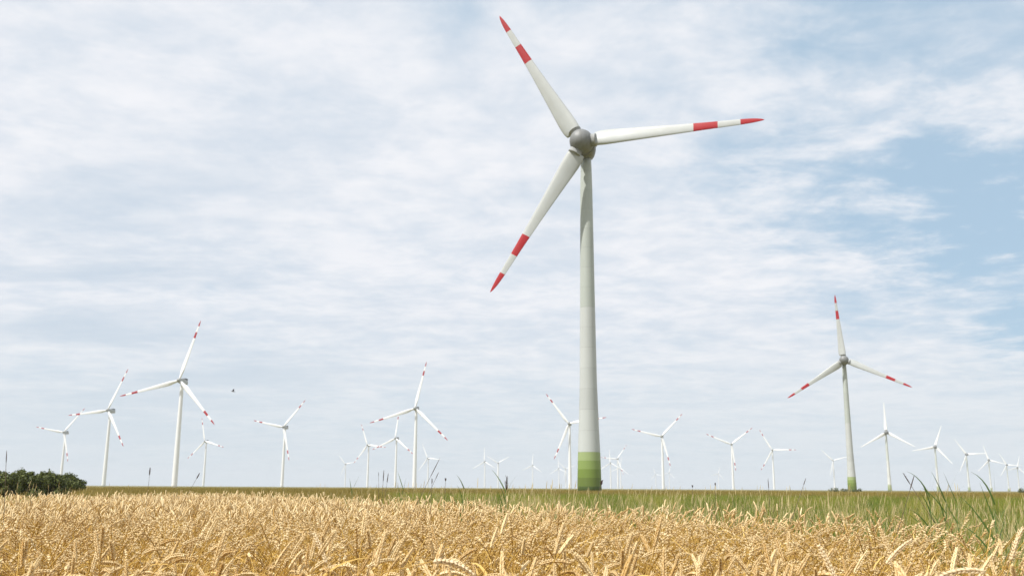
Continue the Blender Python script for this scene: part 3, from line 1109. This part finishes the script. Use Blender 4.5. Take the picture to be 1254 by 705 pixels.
# ------------------------------------------------------------------ sun and sky
SUN_EL, SUN_AZ = 56.0, -122.0            # bearing measured clockwise from the view direction
sd = Vector((math.sin(rad(SUN_AZ)) * math.cos(rad(SUN_EL)), math.cos(rad(SUN_AZ)) * math.cos(rad(SUN_EL)), math.sin(rad(SUN_EL))))
ld = bpy.data.lights.new('sun', 'SUN')
ld.energy = 5.0
ld.angle = rad(0.6)
ld.color = (1.0, 0.96, 0.90)
lo = bpy.data.objects.new('sun', ld)
COL.objects.link(lo)
lo.rotation_euler = sd.to_track_quat('Z', 'Y').to_euler()

W = bpy.data.worlds.new('World')
S.world = W
W.use_nodes = True
nt = NT(W.node_tree)
bg = W.node_tree.nodes['Background']
STR = 0.1
bg.inputs['Strength'].default_value = STR
sky = nt.node('ShaderNodeTexSky', sky_type='NISHITA')
sky.sun_disc = False
sky.sun_elevation = rad(SUN_EL)
sky.sun_rotation = rad(SUN_AZ)
sky.air_density = 1.0
sky.dust_density = 1.5
sky.ozone_density = 1.5
D = nt.node('ShaderNodeTexCoord').outputs['Generated']
sp = nt.node('ShaderNodeSeparateXYZ')
nt.l.new(D, sp.inputs[0])
dz = sp.outputs[2]
zz = nt.math('ADD', nt.math('MAXIMUM', dz, 0.0), 0.10)
px_, py_ = nt.math('DIVIDE', sp.outputs[0], zz), nt.math('DIVIDE', sp.outputs[1], zz)
cb = nt.node('ShaderNodeCombineXYZ')
nt.l.new(px_, cb.inputs[0]); nt.l.new(py_, cb.inputs[1])
P = cb.outputs[0]
# streaky layer cloud, drawn out along a slightly slanting line
mp = nt.node('ShaderNodeMapping')
mp.inputs['Rotation'].default_value = (0, 0, rad(-14))
mp.inputs['Scale'].default_value = (0.55, 1.15, 1)
nt.l.new(P, mp.inputs[0])
PS = mp.outputs[0]
n1 = nt.noise(PS, 1.1, 7, 0.56, 0.35)
mp2 = nt.node('ShaderNodeMapping')
mp2.inputs['Rotation'].default_value = (0, 0, rad(-10))
mp2.inputs['Scale'].default_value = (0.85, 1.05, 1)
nt.l.new(P, mp2.inputs[0])
n2 = nt.noise(mp2.outputs[0], 2.6, 7, 0.6, 0.5)
n3 = nt.noise(P, 7.0, 5, 0.62, 0.2)


def around(az, el, r_in, r_out, amp):
    """soft patch of sky round a direction (degrees)"""
    v = (math.sin(rad(az)) * math.cos(rad(el)), math.cos(rad(az)) * math.cos(rad(el)), math.sin(rad(el)))
    dt = nt.vmath('DOT_PRODUCT', nt.vmath('NORMALIZE', D), v)
    return nt.smooth(dt, math.cos(rad(r_out)), math.cos(rad(r_in)), 0.0, amp)


gap = around(23.5, 15.8, 0.3, 6.0, 0.20)
for a in ((28.0, 15.4, 0.3, 6.0, 0.22), (32.5, 15.0, 0.3, 6.0, 0.22), (29, 11, 1, 7, 0.10), (26, 19, 2, 15, 0.20), (28, 8.2, 0.1, 2.4, 0.20), (31, 8.0, 0.1, 3.0, 0.22),
          (15, 17.5, 0.5, 6, 0.12), (19, 12, 0.5, 6, 0.08), (26, 20.5, .5, 4, .10), (-4, 29.5, 0.3, 4, 0.14), (3, 30.5, 0.3, 4, 0.12), (14, 25, 1, 10, .08), (20, 30, 1, 10, .08), (-18.1, 10.6, 0.1, 1.2, 0.10), (-20, 10.4, 0.1, 1.2, 0.07)):
    gap = nt.math('ADD', gap, around(*a))
cov = nt.math('ADD', nt.math('MULTIPLY', n1, 0.55), nt.math('ADD', nt.math('MULTIPLY', n2, 0.30), nt.math('MULTIPLY', n3, 0.15)))
gapn = nt.math('MULTIPLY', gap, nt.smooth(nt.math('ADD', nt.math('MULTIPLY', n2, 0.6), nt.math('MULTIPLY', n3, 0.4)), 0.32, 0.66, 1.7, 0.45))
dens = nt.math('SUBTRACT', nt.math('ADD', cov, 0.34), gapn)
cover = nt.smooth(dens, 0.22, 0.92)
# bright and grey parts of the cloud deck
shade = nt.math('ADD', nt.math('MULTIPLY', n2, 0.55), nt.math('MULTIPLY', n3, 0.45))
K = 1.0 / STR
lo_c = (0.665 * K, 0.72 * K, 0.795 * K, 1)
hi_c = (0.84 * K, 0.85 * K, 0.885 * K, 1)
n0 = nt.noise(PS, 0.45, 3, 0.5)
n4 = nt.noise(P, 16.0, 4, 0.6, 0.3)
shade = nt.math('ADD', nt.math('MULTIPLY', shade, 0.75), nt.math('ADD', nt.math('MULTIPLY', n0, 0.15), nt.math('MULTIPLY', n4, 0.10)))
cc = nt.mix(nt.smooth(shade, 0.37, 0.62), lo_c, hi_c)
streak = nt.math('MULTIPLY', around(-20, 9, 2, 13, 1.0), nt.smooth(n1, 0.42, 0.60, 0.0, 0.75))
cc = nt.mix(streak, cc, (0.50 * K, 0.60 * K, 0.71 * K, 1))
hz = nt.smooth(dz, 0.0, 0.20, 0.80, 0.0)
cc = nt.mix(hz, cc, (0.64 * K, 0.71 * K, 0.755 * K, 1))
cover = nt.math('MAXIMUM', cover, nt.smooth(dz, 0.0, 0.16, 0.95, 0.0))
blue = nt.mix(0.75, sky.outputs[0], (0.45 * K, 0.62 * K, 0.77 * K, 1))
nt.put(bg.inputs['Color'], nt.mix(cover, blue, cc))

# ------------------------------------------------------------------ render settings
S.render.engine = 'CYCLES'
S.view_settings.view_transform = 'Standard'
S.view_settings.look = 'None'
S.view_settings.exposure = 0.12
S.view_settings.gamma = 1.0
S.cycles.max_bounces = 6
S.cycles.diffuse_bounces = 3
S.cycles.transmission_bounces = 4
S.cycles.use_denoising = True
S.cycles.denoiser = 'OPENIMAGEDENOISE'
S.cycles.denoising_input_passes = 'RGB_ALBEDO_NORMAL'
S.cycles.denoising_prefilter = 'ACCURATE'
